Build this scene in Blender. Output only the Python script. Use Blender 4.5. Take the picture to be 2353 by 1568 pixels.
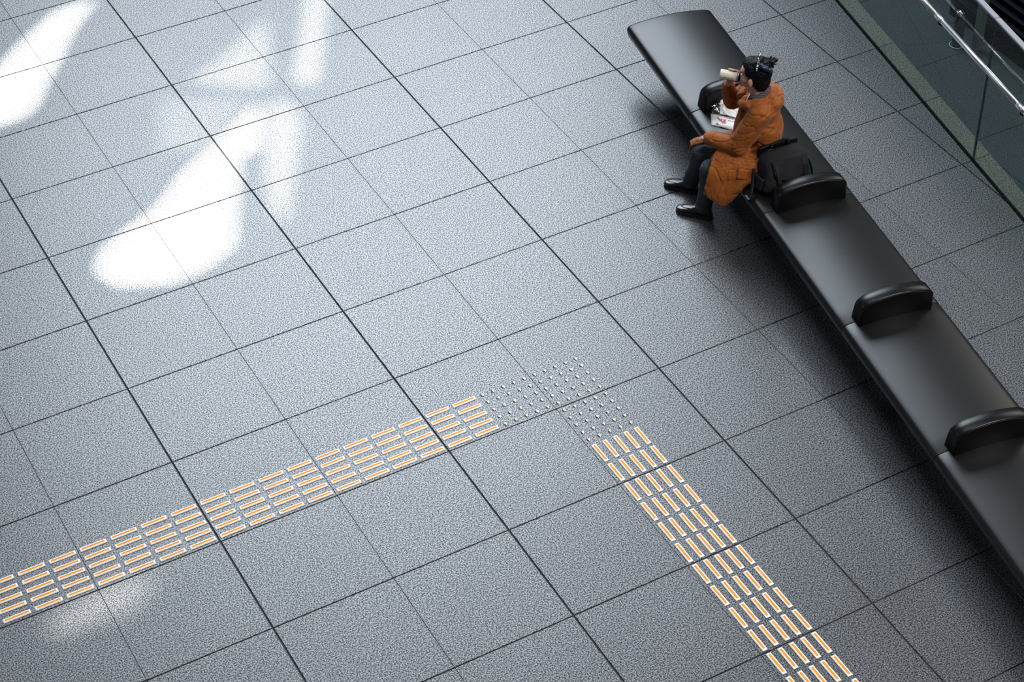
import bpy, bmesh, math, random
import numpy as np
from mathutils import Vector, Matrix, noise

# ------------------------------------------------------------------ scene, camera, light
for o in list(bpy.data.objects):
    bpy.data.objects.remove(o, do_unlink=True)
S = bpy.context.scene
COL = S.collection
S.view_settings.view_transform = 'Standard'
S.view_settings.look = 'None'
S.view_settings.gamma = 1.0
S.view_settings.use_curve_mapping = False
S.view_settings.exposure = 0.0

RM = [[0.8748330277714254, -0.4842274296440755, -0.013819185959106334],
      [-0.3311342901811795, -0.5769376925747296, -0.7466545257029876],
      [0.3535777925527661, 0.6577740457534326, -0.6650684546320584]]
CAM = (-2.325001, -11.699444, 8.735589)
cd = bpy.data.cameras.new('camera')
cam = bpy.data.objects.new('camera', cd)
COL.objects.link(cam)
M = Matrix(((RM[0][0], -RM[1][0], -RM[2][0], CAM[0]),
            (RM[0][1], -RM[1][1], -RM[2][1], CAM[1]),
            (RM[0][2], -RM[1][2], -RM[2][2], CAM[2]),
            (0, 0, 0, 1)))
cam.matrix_world = M
cd.sensor_width = 36.0
cd.sensor_fit = 'HORIZONTAL'
cd.lens = 71.735
cd.clip_end = 300
S.camera = cam

w = bpy.data.worlds.new('world')
S.world = w
w.use_nodes = True
w.node_tree.nodes['Background'].inputs['Color'].default_value = (0.62, 0.78, 1.0, 1)
w.node_tree.nodes['Background'].inputs['Strength'].default_value = 0.03

SUN_DIR = Vector((0.10, 0.52, 0.85)).normalized()      # towards the sun
sd = bpy.data.lights.new('sun', 'SUN')
sd.energy = 70.0
sd.angle = math.radians(0.42)
sd.color = (1.0, 0.97, 0.92)
sun = bpy.data.objects.new('sun', sd)
COL.objects.link(sun)
sun.rotation_euler = SUN_DIR.to_track_quat('Z', 'Y').to_euler()
sun.location = (0, 0, 30)

def area(name, loc, target, sx, sy, energy, color):
    d = bpy.data.lights.new(name, 'AREA')
    d.shape = 'RECTANGLE'; d.size = sx; d.size_y = sy
    d.energy = energy; d.color = color
    o = bpy.data.objects.new(name, d)
    COL.objects.link(o)
    o.location = loc
    o.rotation_euler = (Vector(loc) - Vector(target)).to_track_quat('Z', 'Y').to_euler()
    return o
# the tall glazed end of the hall, beyond the top of the frame, and a weak one on the left
area('end_glazing', (8.8, 15.5, 15.5), (2.0, -1.0, 0.0), 12.0, 12.0, 5500, (0.80, 0.90, 1.0))
area('side_glazing', (-13.0, 2.0, 8.0), (2.0, -2.0, 0.0), 10.0, 7.0, 260, (0.65, 0.80, 1.0))
area('high_glazing', (8.0, -13.0, 12.0), (4.0, -2.0, 0.0), 4.0, 4.0, 1450, (1.0, 0.96, 0.90))
area('right_glazing', (16.0, -1.0, 7.5), (4.0, -3.0, 0.0), 6.0, 4.0, 420, (1.0, 0.95, 0.88))
area('roof_light', (2.0, -4.0, 20.5), (2.0, -4.0, 0.0), 12.0, 10.0, 1150, (0.92, 0.96, 1.0))
area('lower_hall_fill', (13.0, 5.0, 3.0), (11.5, 3.5, -5.0), 3.0, 3.0, 9, (0.85, 0.97, 1.0))  # unseen fill lamp, added to brighten the lower level

# ------------------------------------------------------------------ helpers
def tag(o, label=None, cat=None, group=None, kind=None):
    if label: o['label'] = label
    if cat: o['category'] = cat
    if group: o['group'] = group
    if kind: o['kind'] = kind
    return o

def link(name, mesh, mat=None, parent=None, loc=None, rotz=None, smooth=False):
    o = bpy.data.objects.new(name, mesh)
    COL.objects.link(o)
    if mat and len(mesh.materials) == 0:
        mesh.materials.append(mat)
    if parent: o.parent = parent
    if loc is not None: o.location = loc
    if rotz is not None: o.rotation_euler = (0, 0, rotz)
    if smooth:
        for p in mesh.polygons: p.use_smooth = True
    return o

def mesh_py(name, v, f):
    m = bpy.data.meshes.new(name)
    m.from_pydata([tuple(map(float, p)) for p in v], [], f)
    m.validate(); m.update()
    return m

def bm_mesh(name, bm):
    bmesh.ops.recalc_face_normals(bm, faces=bm.faces)
    m = bpy.data.meshes.new(name)
    bm.to_mesh(m); bm.free()
    return m

def add_box(bm, x0, x1, y0, y1, z0, z1, mat=None):
    g = bmesh.ops.create_cube(bm, size=1.0)
    for v in g['verts']:
        v.co = Vector((x0 + (v.co.x + .5) * (x1 - x0), y0 + (v.co.y + .5) * (y1 - y0), z0 + (v.co.z + .5) * (z1 - z0)))
        if mat is not None: v.co = mat @ v.co
    return g['verts']

def box_mesh(name, x0, x1, y0, y1, z0, z1, bev=0.0, seg=2):
    bm = bmesh.new()
    add_box(bm, x0, x1, y0, y1, z0, z1)
    if bev > 0:
        bmesh.ops.bevel(bm, geom=list(bm.edges), offset=bev, segments=seg, affect='EDGES', profile=0.5)
    return bm_mesh(name, bm)

def add_tube(bm, pts, radii, seg=12, cap=True, closed=False, squash=None):
    pts = [Vector(p) for p in pts]
    n = len(pts)
    if not hasattr(radii, '__len__'): radii = [radii] * n
    rings = []
    up = None
    for i, p in enumerate(pts):
        if closed: t = (pts[(i + 1) % n] - pts[i - 1])
        else: t = (pts[min(i + 1, n - 1)] - pts[max(i - 1, 0)])
        t.normalize()
        if up is None:
            up = t.orthogonal().normalized()
        up = (up - t * up.dot(t))
        if up.length < 1e-6: up = t.orthogonal()
        up.normalize()
        sd_ = t.cross(up)
        ring = []
        for k in range(seg):
            a = 2 * math.pi * k / seg
            ring.append(bm.verts.new(p + (up * math.cos(a) + sd_ * math.sin(a)) * radii[i]))
        rings.append(ring)
    m = n if closed else n - 1
    for i in range(m):
        a, b = rings[i], rings[(i + 1) % n]
        for k in range(seg):
            bm.faces.new((a[k], a[(k + 1) % seg], b[(k + 1) % seg], b[k]))
    if cap and not closed:
        bm.faces.new(list(reversed(rings[0]))); bm.faces.new(rings[-1])

def add_capsule(bm, p0, p1, r0, r1, seg=16):
    p0, p1 = Vector(p0), Vector(p1)
    t = (p1 - p0).normalized()
    pts, rad = [], []
    for a in (80, 60, 40, 20):
        a = math.radians(a); pts.append(p0 - t * r0 * math.sin(a)); rad.append(r0 * math.cos(a))
    for k in range(5):
        q = k / 4; pts.append(p0.lerp(p1, q)); rad.append(r0 + (r1 - r0) * q)
    for a in (20, 40, 60, 80):
        a = math.radians(a); pts.append(p1 + t * r1 * math.sin(a)); rad.append(r1 * math.cos(a))
    add_tube(bm, pts, rad, seg)

def add_ell(bm, c, r, rot=None, seg=20):
    g = bmesh.ops.create_uvsphere(bm, u_segments=seg, v_segments=max(8, seg * 2 // 3), radius=1.0)
    R_ = rot.to_3x3() if rot is not None else Matrix.Identity(3)
    for v in g['verts']:
        v.co = Vector(c) + R_ @ Vector((v.co.x * r[0], v.co.y * r[1], v.co.z * r[2]))

def add_sheet(bm, P, th):
    """closed thick sheet from a grid of points P[i][j]"""
    P = np.array(P, float)
    ni, nj = P.shape[:2]
    du = np.gradient(P, axis=0); dv = np.gradient(P, axis=1)
    N = np.cross(du, dv); N /= (np.linalg.norm(N, axis=2, keepdims=True) + 1e-9)
    A = [[bm.verts.new(P[i, j] + N[i, j] * th / 2) for j in range(nj)] for i in range(ni)]
    B = [[bm.verts.new(P[i, j] - N[i, j] * th / 2) for j in range(nj)] for i in range(ni)]
    for i in range(ni - 1):
        for j in range(nj - 1):
            bm.faces.new((A[i][j], A[i + 1][j], A[i + 1][j + 1], A[i][j + 1]))
            bm.faces.new((B[i][j], B[i][j + 1], B[i + 1][j + 1], B[i + 1][j]))
    for i in range(ni - 1):
        bm.faces.new((A[i][0], B[i][0], B[i + 1][0], A[i + 1][0]))
        bm.faces.new((A[i][-1], A[i + 1][-1], B[i + 1][-1], B[i][-1]))
    for j in range(nj - 1):
        bm.faces.new((A[0][j], A[0][j + 1], B[0][j + 1], B[0][j]))
        bm.faces.new((A[-1][j], B[-1][j], B[-1][j + 1], A[-1][j + 1]))

def cr(P, n):
    """catmull-rom resample of a list of points, n per span"""
    P = [np.array(p, float) for p in P]
    Q = [2 * P[0] - P[1]] + P + [2 * P[-1] - P[-2]]
    out = []
    for i in range(1, len(Q) - 2):
        for k in range(n):
            t = k / n
            a, b, c, d = Q[i - 1], Q[i], Q[i + 1], Q[i + 2]
            out.append(.5 * ((2 * b) + (-a + c) * t + (2 * a - 5 * b + 4 * c - d) * t * t + (-a + 3 * b - 3 * c + d) * t ** 3))
    out.append(P[-1])
    return out

def smooth_grid(G, n):
    rows = [cr(r, n) for r in G]
    cols = list(zip(*rows))
    return [list(x) for x in zip(*[cr(c, n) for c in cols])]

def remeshed(name, bm, voxel, smooth, mat, parent, disp=None):
    m = bm_mesh(name, bm)
    o = link(name, m, mat, parent)
    md = o.modifiers.new('remesh', 'REMESH'); md.mode = 'VOXEL'; md.voxel_size = voxel; md.use_smooth_shade = True
    if smooth:
        ms = o.modifiers.new('smooth', 'SMOOTH'); ms.iterations = smooth; ms.factor = 0.5
    dg = bpy.context.evaluated_depsgraph_get()
    dg.update()
    me = bpy.data.meshes.new_from_object(o.evaluated_get(dg))
    o.modifiers.clear()
    o.data = me
    if len(me.materials) == 0: me.materials.append(mat)
    if disp:
        n = len(me.vertices)
        co = np.empty(n * 3); me.vertices.foreach_get('co', co); co = co.reshape(-1, 3)
        no = np.empty(n * 3); me.vertices.foreach_get('normal', no); no = no.reshape(-1, 3)
        d = np.array([disp(Vector(c)) for c in co])
        co += no * d[:, None]
        me.vertices.foreach_set('co', co.ravel()); me.update()
    for p in me.polygons: p.use_smooth = True
    return o

# ------------------------------------------------------------------ materials
def new_mat(name):
    m = bpy.data.materials.new(name); m.use_nodes = True
    nt = m.node_tree
    return m, nt, nt.nodes['Principled BSDF'], nt.nodes['Material Output']

def simple(name, col, rough=0.5, metal=0.0, spec=0.5, bump=None, var=None, coat=0.0):
    m, nt, b, out = new_mat(name)
    b.inputs['Base Color'].default_value = (*col, 1)
    b.inputs['Roughness'].default_value = rough
    b.inputs['Metallic'].default_value = metal
    b.inputs['Specular IOR Level'].default_value = spec
    b.inputs['Coat Weight'].default_value = coat
    tc = nt.nodes.new('ShaderNodeTexCoord')
    if bump:
        n = nt.nodes.new('ShaderNodeTexNoise'); n.inputs['Scale'].default_value = bump[0]; n.inputs['Detail'].default_value = 4
        nt.links.new(tc.outputs['Object'], n.inputs['Vector'])
        bp = nt.nodes.new('ShaderNodeBump'); bp.inputs['Strength'].default_value = bump[1]; bp.inputs['Distance'].default_value = bump[2]
        nt.links.new(n.outputs['Fac'], bp.inputs['Height']); nt.links.new(bp.outputs['Normal'], b.inputs['Normal'])
    if var:
        n = nt.nodes.new('ShaderNodeTexNoise'); n.inputs['Scale'].default_value = var[0]; n.inputs['Detail'].default_value = 3
        nt.links.new(tc.outputs['Object'], n.inputs['Vector'])
        r = nt.nodes.new('ShaderNodeValToRGB')
        r.color_ramp.elements[0].position = .3; r.color_ramp.elements[1].position = .7
        r.color_ramp.elements[0].color = (*[c * (1 - var[1]) for c in col], 1)
        r.color_ramp.elements[1].color = (*[min(1, c * (1 + var[1])) for c in col], 1)
        nt.links.new(n.outputs['Fac'], r.inputs['Fac']); nt.links.new(r.outputs['Color'], b.inputs['Base Color'])
    return m

def granite(name, dark, mid, light, rough=0.42, spec=0.5, gx=330.0, wear=False, contrast=1.0):
    m, nt, b, out = new_mat(name)
    L = nt.links.new
    g = nt.nodes.new('ShaderNodeNewGeometry')
    oi = nt.nodes.new('ShaderNodeObjectInfo')
    n1 = nt.nodes.new('ShaderNodeTexNoise'); n1.inputs['Scale'].default_value = gx; n1.inputs['Detail'].default_value = 2.0; n1.inputs['Roughness'].default_value = .7
    L(g.outputs['Position'], n1.inputs['Vector'])
    r = nt.nodes.new('ShaderNodeValToRGB')
    e = r.color_ramp.elements
    e[0].position = .40; e[0].color = (*dark, 1)
    e[1].position = .60; e[1].color = (*light, 1)
    k = e.new(.5); k.color = (*mid, 1)
    L(n1.outputs['Fac'], r.inputs['Fac'])
    # cloudy variation inside a slab and slab to slab
    n2 = nt.nodes.new('ShaderNodeTexNoise'); n2.inputs['Scale'].default_value = 1.6; n2.inputs['Detail'].default_value = 5
    L(g.outputs['Position'], n2.inputs['Vector'])
    ma = nt.nodes.new('ShaderNodeMapRange'); ma.inputs['From Min'].default_value = .3; ma.inputs['From Max'].default_value = .7
    ma.inputs['To Min'].default_value = .90; ma.inputs['To Max'].default_value = 1.08
    L(n2.outputs['Fac'], ma.inputs['Value'])
    mb = nt.nodes.new('ShaderNodeMapRange'); mb.inputs['To Min'].default_value = .93; mb.inputs['To Max'].default_value = 1.05
    L(oi.outputs['Random'], mb.inputs['Value'])
    mu = nt.nodes.new('ShaderNodeMath'); mu.operation = 'MULTIPLY'
    L(ma.outputs[0], mu.inputs[0]); L(mb.outputs[0], mu.inputs[1])
    mx = nt.nodes.new('ShaderNodeVectorMath'); mx.operation = 'SCALE'
    L(r.outputs['Color'], mx.inputs[0]); L(mu.outputs[0], mx.inputs['Scale'])
    L(mx.outputs['Vector'], b.inputs['Base Color'])
    b.inputs['Roughness'].default_value = rough
    sp = nt.nodes.new('ShaderNodeMapRange'); sp.inputs['From Min'].default_value = .38; sp.inputs['From Max'].default_value = .62
    sp.inputs['To Min'].default_value = spec * .12; sp.inputs['To Max'].default_value = spec * 1.9
    L(n1.outputs['Fac'], sp.inputs['Value']); L(sp.outputs[0], b.inputs['Specular IOR Level'])
    bp = nt.nodes.new('ShaderNodeBump'); bp.inputs['Strength'].default_value = .06; bp.inputs['Distance'].default_value = .0008
    L(n1.outputs['Fac'], bp.inputs['Height']); L(bp.outputs['Normal'], b.inputs['Normal'])
    return m

MAT = {}
MAT['granite'] = granite('grey_granite', (.010, .011, .013), (.052, .055, .062), (.18, .185, .20), rough=.37, spec=.8, gx=125)
MAT['granite_low'] = granite('lower_granite', (.024, .032, .036), (.042, .054, .058), (.07, .082, .086), rough=.5, gx=90)
MAT['coping'] = granite('coping_granite', (.045, .045, .035), (.085, .083, .066), (.17, .165, .135), rough=.5, gx=115)
MAT['grout'] = simple('grout', (.018, .02, .024), .8)
MAT['slot'] = simple('slot_black', (.005, .005, .006), .9, spec=.08)
MAT['leather'] = simple('black_leather', (.005, .0055, .0065), .36, spec=.42, bump=(220, .12, .0012))
MAT['leather_arm'] = simple('black_leather_arm', (.003, .0032, .004), .34, spec=.32, bump=(220, .12, .0012))
MAT['frame'] = simple('black_frame', (.008, .008, .009), .45, spec=.4)
MAT['white_plate'] = simple('white_ceramic_plate', (.88, .87, .85), .35, var=(60, .06))
MAT['orange'] = simple('orange_insert', (.86, .30, .008), .5, spec=.15, var=(40, .10))
MAT['steel'] = simple('polished_steel', (.80, .80, .80), .12, metal=1.0)
MAT['rail'] = simple('brushed_rail', (.92, .90, .92), .36, metal=1.0)
MAT['cap'] = simple('glass_top_trim', (.62, .62, .66), .38, metal=.85)
MAT['dark_metal'] = simple('dark_metal', (.03, .03, .035), .35, metal=.8)

# ------------------------------------------------------------------ grid helpers (U = slab pitch)
U = 0.75
def G(X, Y, z=0.0): return (X * U, -Y * U, z)
G0 = Vector((6.501, -0.792)); G1 = Vector((5.966, -3.72))
gd = (G1 - G0).normalized()               # glass line direction (towards the camera)
gn = Vector((-gd.y, gd.x))                # away from the hall (+x side)
if gn.x < 0: gn = -gn
GA = math.atan2(gd.y, gd.x)
def GL(a, n, z=0.0):                      # along glass line from G1, offset outwards n
    p = G1 + gd * a + gn * n
    return Vector((p.x, p.y, z))

def project(p):
    v = Vector(p) - Vector(CAM)
    x = sum(RM[0][i] * v[i] for i in range(3)); y = sum(RM[1][i] * v[i] for i in range(3)); z = sum(RM[2][i] * v[i] for i in range(3))
    if z <= 0.1: return (1e9, 1e9)
    return (1176.5 + 4688.71 * x / z, 784 + 4688.71 * y / z)
def near_frame(pts, m=420):
    xs, ys = zip(*[project(p) for p in pts])
    return max(xs) > -m and min(xs) < 2353 + m and max(ys) > -m and min(ys) < 1568 + m

# ------------------------------------------------------------------ floor
bm = bmesh.new()
add_box(bm, -9, 9.5, -12, 8, -.30, -.006)
geom = list(bm.verts) + list(bm.edges) + list(bm.faces)
nrm = Vector((gn.x, gn.y, 0))
bmesh.ops.bisect_plane(bm, geom=geom, plane_co=GL(0, .155), plane_no=nrm, clear_outer=True)
be = [e for e in bm.edges if e.is_boundary]
bmesh.ops.holes_fill(bm, edges=be)
floor = link('floor', bm_mesh('floor', bm), MAT['grout'])
tag(floor, 'grey speckled granite slab floor of the concourse', kind='structure')

def slab_bm(x0, x1, y0, y1, top=0.0, th=.02, bev=.0016):
    bm = bmesh.new()
    add_box(bm, x0, x1, y0, y1, top - th, top)
    te = [e for e in bm.edges if all(v.co.z > top - 1e-6 for v in e.verts)]
    bmesh.ops.bevel(bm, geom=te, offset=bev, segments=1, affect='EDGES')
    return bm
WID, MED, HAIR = .0050, .0038, .0005
tm = {}
for par_ in (0, 1):
    x0, x1 = (WID, U - HAIR) if par_ == 0 else (HAIR, U - WID)
    tm[par_] = bm_mesh('tile', slab_bm(x0, x1, -U + MED, -MED))
    tm[par_].materials.append(MAT['granite'])
rnd = random.Random(5)
tile_n = 0
for ix in range(-6, 12):
    for iy in range(-6, 13):
        c = [Vector(G(ix, iy)), Vector(G(ix + 1, iy)), Vector(G(ix, iy + 1)), Vector(G(ix + 1, iy + 1))]
        if not near_frame(c, 330): continue
        dist = [(Vector((p.x, p.y)) - G1).dot(gn) for p in c]
        if min(dist) > -.015: continue
        if max(dist) < -.014:
            o = link('tile', tm[ix % 2], None, floor, loc=(ix * U, -iy * U, rnd.uniform(-.0004, .0004)))
        else:
            x0, x1 = (WID, U - HAIR) if ix % 2 == 0 else (HAIR, U - WID)
            b2 = slab_bm(ix * U + x0, ix * U + x1, -iy * U - U + MED, -iy * U - MED)
            bmesh.ops.bisect_plane(b2, geom=list(b2.verts) + list(b2.edges) + list(b2.faces), plane_co=GL(0, -.014), plane_no=nrm, clear_outer=True)
            be = [e for e in b2.edges if e.is_boundary]
            if be: bmesh.ops.holes_fill(b2, edges=be)
            link('tile', bm_mesh('tile_cut', b2), MAT['granite'], floor)
        tile_n += 1
# coping stones behind the glass: joints follow the slab courses
def y_on(a): return GL(a, 0).y
joints = []
for iy in range(-6, 12):
    yy = -iy * U
    joints.append((yy - G1.y) / gd.y + .0)
joints.sort()
for a0, a1 in zip(joints, joints[1:]):
    p = [GL(a0, .02), GL(a1, .02), GL(a0, .15), GL(a1, .15)]
    if not near_frame(p, 330): continue
    bm = bmesh.new()
    # joint edges run along x like the courses
    sh = .13 * (gn.y / -gd.y)
    q = [GL(a0 + .004, .016), GL(a1 - .004, .016), GL(a1 - .004 + sh, .15), GL(a0 + .004 + sh, .15)]
    lo = [bm.verts.new((v.x, v.y, -.05)) for v in q]; hi = [bm.verts.new((v.x, v.y, .001)) for v in q]
    bm.faces.new(hi); bm.faces.new(list(reversed(lo)))
    for i in range(4): bm.faces.new((lo[i], lo[(i + 1) % 4], hi[(i + 1) % 4], hi[i]))
    link('coping_stone', bm_mesh('coping_stone', bm), MAT['coping'], floor)

# ------------------------------------------------------------------ lower level beyond the glass
LZ = -5.0
bm = bmesh.new(); add_box(bm, 7.2, 22, -6, 14, LZ - .3, LZ - .008)
low = tag(link('floor_lower', bm_mesh('floor_lower', bm), MAT['grout']), 'dark lower concourse floor seen through the glass balustrade', kind='structure')
lt = bm_mesh('tile_lower', slab_bm(.004, 1.496, -1.496, -.004, 0, .02, .002)); lt.materials.append(MAT['granite_low'])
for ix in range(4, 14):
    for iy in range(-8, 3):
        x, y = ix * 1.5 + .62 , iy * -1.5 + .75 - 1.5 * 0
        c = [(x, y, LZ), (x + 1.5, y, LZ), (x, y - 1.5, LZ), (x + 1.5, y - 1.5, LZ)]
        if x < 7.2 or not near_frame(c, 120): continue
        link('tile', lt, None, low, loc=(x, y, LZ))
# ceiling of the level below / edge of slab = the floor body; dark back wall with louvres
wall = tag(link('wall_right', box_mesh('wall_right', 12.56, 12.86, -6, 4.5, LZ - .2, -.4), MAT['slot']), 'dark wall of the lower concourse', kind='structure')
lv = bpy.data.objects.new('louvre_screen', None); COL.objects.link(lv)
lv.location = (12.53, 3.45, LZ)
tag(lv, 'dark slatted louvre screen on the lower level wall behind the glass balustrade', 'screen')
slat_m = simple('louvre_metal', (.010, .014, .020), .85, spec=.08)
sm = box_mesh('slat', -.03, .03, -.9, .9, -.005, .005)
sm.materials.append(slat_m)
for k in range(16):
    o = link('slat', sm, None, lv, loc=(0, 0, .32 + k * .14))
    o.rotation_euler = (0, math.radians(-30), 0)
for sx in (-.93, .93):
    link('frame_post', box_mesh('frame_post', -.04, .03, sx - .03, sx + .03, .2, 2.6, .004), MAT['dark_metal'], lv)
link('frame_rail', box_mesh('frame_rail', -.04, .03, -.97, .97, 2.6, 2.66, .004), MAT['dark_metal'], lv)
# square post with pale top
bt = bpy.data.objects.new('square_post', None); COL.objects.link(bt); bt.location = (12.36, 3.72, LZ)
tag(bt, 'square grey post with pale flat top on the lower level beyond the glass', 'post')
link('post_body', box_mesh('post_body', -.045, .045, -.045, .045, 0, .72, .004), simple('post_grey', (.12, .14, .14), .5), bt)
link('post_top', box_mesh('post_top', -.075, .075, -.055, .055, .72, .74, .003), simple('post_pale', (.42, .46, .46), .4), bt)
# ring-based bin
bn = bpy.data.objects.new('litter_bin', None); COL.objects.link(bn); bn.location = (12.20, 3.90, LZ)
tag(bn, 'slim dark cylindrical bin with pale ring base on the lower level behind the handrail', 'bin')
bm = bmesh.new(); add_tube(bm, [(0, 0, .03), (0, 0, .44), (0, 0, .47)], [.065, .065, .05], 24)
link('bin_body', bm_mesh('bin_body', bm), simple('bin_dark', (.035, .035, .038), .25, spec=.8), bn, smooth=False)
bm = bmesh.new(); add_ell(bm, (0, 0, .47), (.05, .05, .03))
link('bin_lid', bm_mesh('bin_lid', bm), MAT['steel'], bn, smooth=True)
bm = bmesh.new(); add_tube(bm, [(.085 * math.cos(a), .085 * math.sin(a), .014) for a in [k * math.pi / 16 for k in range(32)]], .006, 8, closed=True)
link('base_ring', bm_mesh('base_ring', bm), simple('ring_pale', (.5, .55, .56), .4), bn, smooth=True)

# ------------------------------------------------------------------ glass balustrade
gm, nt, b, out = new_mat('balustrade_glass')
nt.nodes.remove(b)
tr = nt.nodes.new('ShaderNodeBsdfTransparent'); tr.inputs['Color'].default_value = (.74, .81, .80, 1)
gl = nt.nodes.new('ShaderNodeBsdfGlossy'); gl.inputs['Roughness'].default_value = .0; gl.inputs['Color'].default_value = (.9, .97, 1, 1)
fr = nt.nodes.new('ShaderNodeFresnel'); fr.inputs['IOR'].default_value = 1.5
mx = nt.nodes.new('ShaderNodeMixShader')
gg = nt.nodes.new('ShaderNodeNewGeometry'); ib = nt.nodes.new('ShaderNodeMath'); ib.operation = 'SUBTRACT'; ib.inputs[0].default_value = 1.0
nt.links.new(gg.outputs['Backfacing'], ib.inputs[1])
fm = nt.nodes.new('ShaderNodeMath'); fm.operation = 'MULTIPLY'
nt.links.new(fr.outputs[0], fm.inputs[0]); nt.links.new(ib.outputs[0], fm.inputs[1])
nt.links.new(fm.outputs[0], mx.inputs[0]); nt.links.new(tr.outputs[0], mx.inputs[1]); nt.links.new(gl.outputs[0], mx.inputs[2])
nt.links.new(mx.outputs[0], out.inputs['Surface'])
glass_edge = simple('glass_edge_dark', (.01, .02, .02), .2)
PAN = 2.4
GH = 1.175
def glass_box(name, a0, a1, n0, n1, z0, z1, mat, parent, bev=0.0):
    bm = bmesh.new()
    q = [GL(a0, n0), GL(a1, n0), GL(a1, n1), GL(a0, n1)]
    lo = [bm.verts.new((v.x, v.y, z0)) for v in q]; hi = [bm.verts.new((v.x, v.y, z1)) for v in q]
    bm.faces.new(hi); bm.faces.new(list(reversed(lo)))
    for i in range(4): bm.faces.new((lo[i], lo[(i + 1) % 4], hi[(i + 1) % 4], hi[i]))
    if bev: bmesh.ops.bevel(bm, geom=list(bm.edges), offset=bev, segments=2, affect='EDGES')
    return link(name, bm_mesh(name, bm), mat, parent)
bal = bpy.data.objects.new('glass_balustrade', None); COL.objects.link(bal)
tag(bal, 'glass balustrade with pale metal top trim along the right edge of the floor', 'balustrade')
for k in (-3, -2, -1, 0, 1):
    a0, a1 = k * PAN - .736, (k + 1) * PAN - .736
    gp = glass_box('glass_panel', a0 + .006, a1 - .006, -.002, .014, -.03, GH, gm, bal)
    glass_box('top_trim', a0 + .004, a1 - .004, -.012, .028, GH - .006, GH + .012, MAT['cap'], bal, .002)
    glass_box('joint_seal', a1 - .005, a1 + .005, -.001, .013, -.02, GH - .008, glass_edge, bal)
glass_box('base_channel', -3 * PAN, 2 * PAN, -.014, .016, -.05, -.004, MAT['slot'], bal)

hr = bpy.data.objects.new('handrail', None); COL.objects.link(hr)
tag(hr, 'round brushed steel handrail mounted on the hall side of the glass', 'handrail')
RZ = .85; RN = -.077
br_a = [(-2.42625 - G1.y) / gd.y + i * 1.16 for i in range(-5, 5)]
# rail pipe as sections between the bracket sleeves
for i, a in enumerate(br_a[:-1]):
    a0, a1 = a + .05, br_a[i + 1] - .05
    bm = bmesh.new(); add_tube(bm, [GL(a0, RN, RZ), GL(a1, RN, RZ)], .019, 24)
    link('rail_pipe', bm_mesh('rail_pipe', bm), MAT['rail'], hr, smooth=True)
for a in br_a:
    bm = bmesh.new(); add_tube(bm, [GL(a - .048, RN, RZ), GL(a + .048, RN, RZ)], .0205, 24)
    s_ = link('rail_sleeve', bm_mesh('rail_sleeve', bm), MAT['rail'], hr, smooth=True)
    bm = bmesh.new(); add_tube(bm, [GL(a, RN, RZ - .018), GL(a, RN, RZ - .045), GL(a, RN + .02, RZ - .062), GL(a, -.004, RZ - .066)], .007, 10)
    add_tube(bm, [GL(a, -.008, RZ - .066), GL(a, -.002, RZ - .066)], .024, 18)
    link('bracket', bm_mesh('bracket', bm), MAT['dark_metal'], hr)

# ------------------------------------------------------------------ tactile paving
def bar_meshes(L_, W_, H=.0065):
    bm = bmesh.new()
    def ring(l, w_, z): return [bm.verts.new((sx * l / 2, sy * w_ / 2, z)) for sx, sy in ((-1, -1), (1, -1), (1, 1), (-1, 1))]
    rs = [ring(L_, W_, 0), ring(L_, W_, H * .45), ring(L_ - .010, W_ - .010, H), ring(L_ - .022, W_ - .0185, H), ring(L_ - .023, W_ - .0195, H - .0012)]
    for a, c in zip(rs, rs[1:]):
        for i in range(4): bm.faces.new((a[i], a[(i + 1) % 4], c[(i + 1) % 4], c[i]))
    bm.faces.new(rs[-1]); bm.faces.new(list(reversed(rs[0])))
    plate = bm_mesh('tactile_bar', bm); plate.materials.append(MAT['white_plate'])
    ins = box_mesh('colour_insert', -(L_ - .0235) / 2, (L_ - .0235) / 2, -(W_ - .020) / 2, (W_ - .020) / 2, H - .0022, H + .0003, .0004, 1)
    ins.materials.append(MAT['orange'])
    return plate, ins
pl_m, in_m = bar_meshes(.162, .0325)
def bars(name, label, centres, rotz):
    root = bpy.data.objects.new(name, None); COL.objects.link(root)
    root.location = centres[0]
    tag(root, label, 'tactile paving')
    for c in centres:
        r = rotz + rnd.uniform(-.006, .006)
        p = link('tactile_bar', pl_m, None, root, loc=Vector(c) - Vector(centres[0]), rotz=r)
        link('colour_insert', in_m, None, p)
    return root
ZT = .0005
left_c = []
for row in range(5):
    for k in range(0, 22):
        X = 2.375 - .25 * k; Y = 4.55 + .1 * row
        if near_frame([G(X, Y)], 200): left_c.append(G(X, Y, ZT))
bars('tactile_guide_strip', 'tactile strip of white bars with orange inserts running to the left edge', left_c, 0)
right_c = []
for k in range(0, 22):
    for row in range(5):
        X = 3.05 + .1 * row; Y = 5.625 + .25 * k
        if near_frame([G(X, Y)], 200): right_c.append(G(X, Y, ZT))
bars('tactile_guide_strip', 'tactile strip of white bars with orange inserts running down to the bottom edge', right_c, math.pi / 2)

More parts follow.
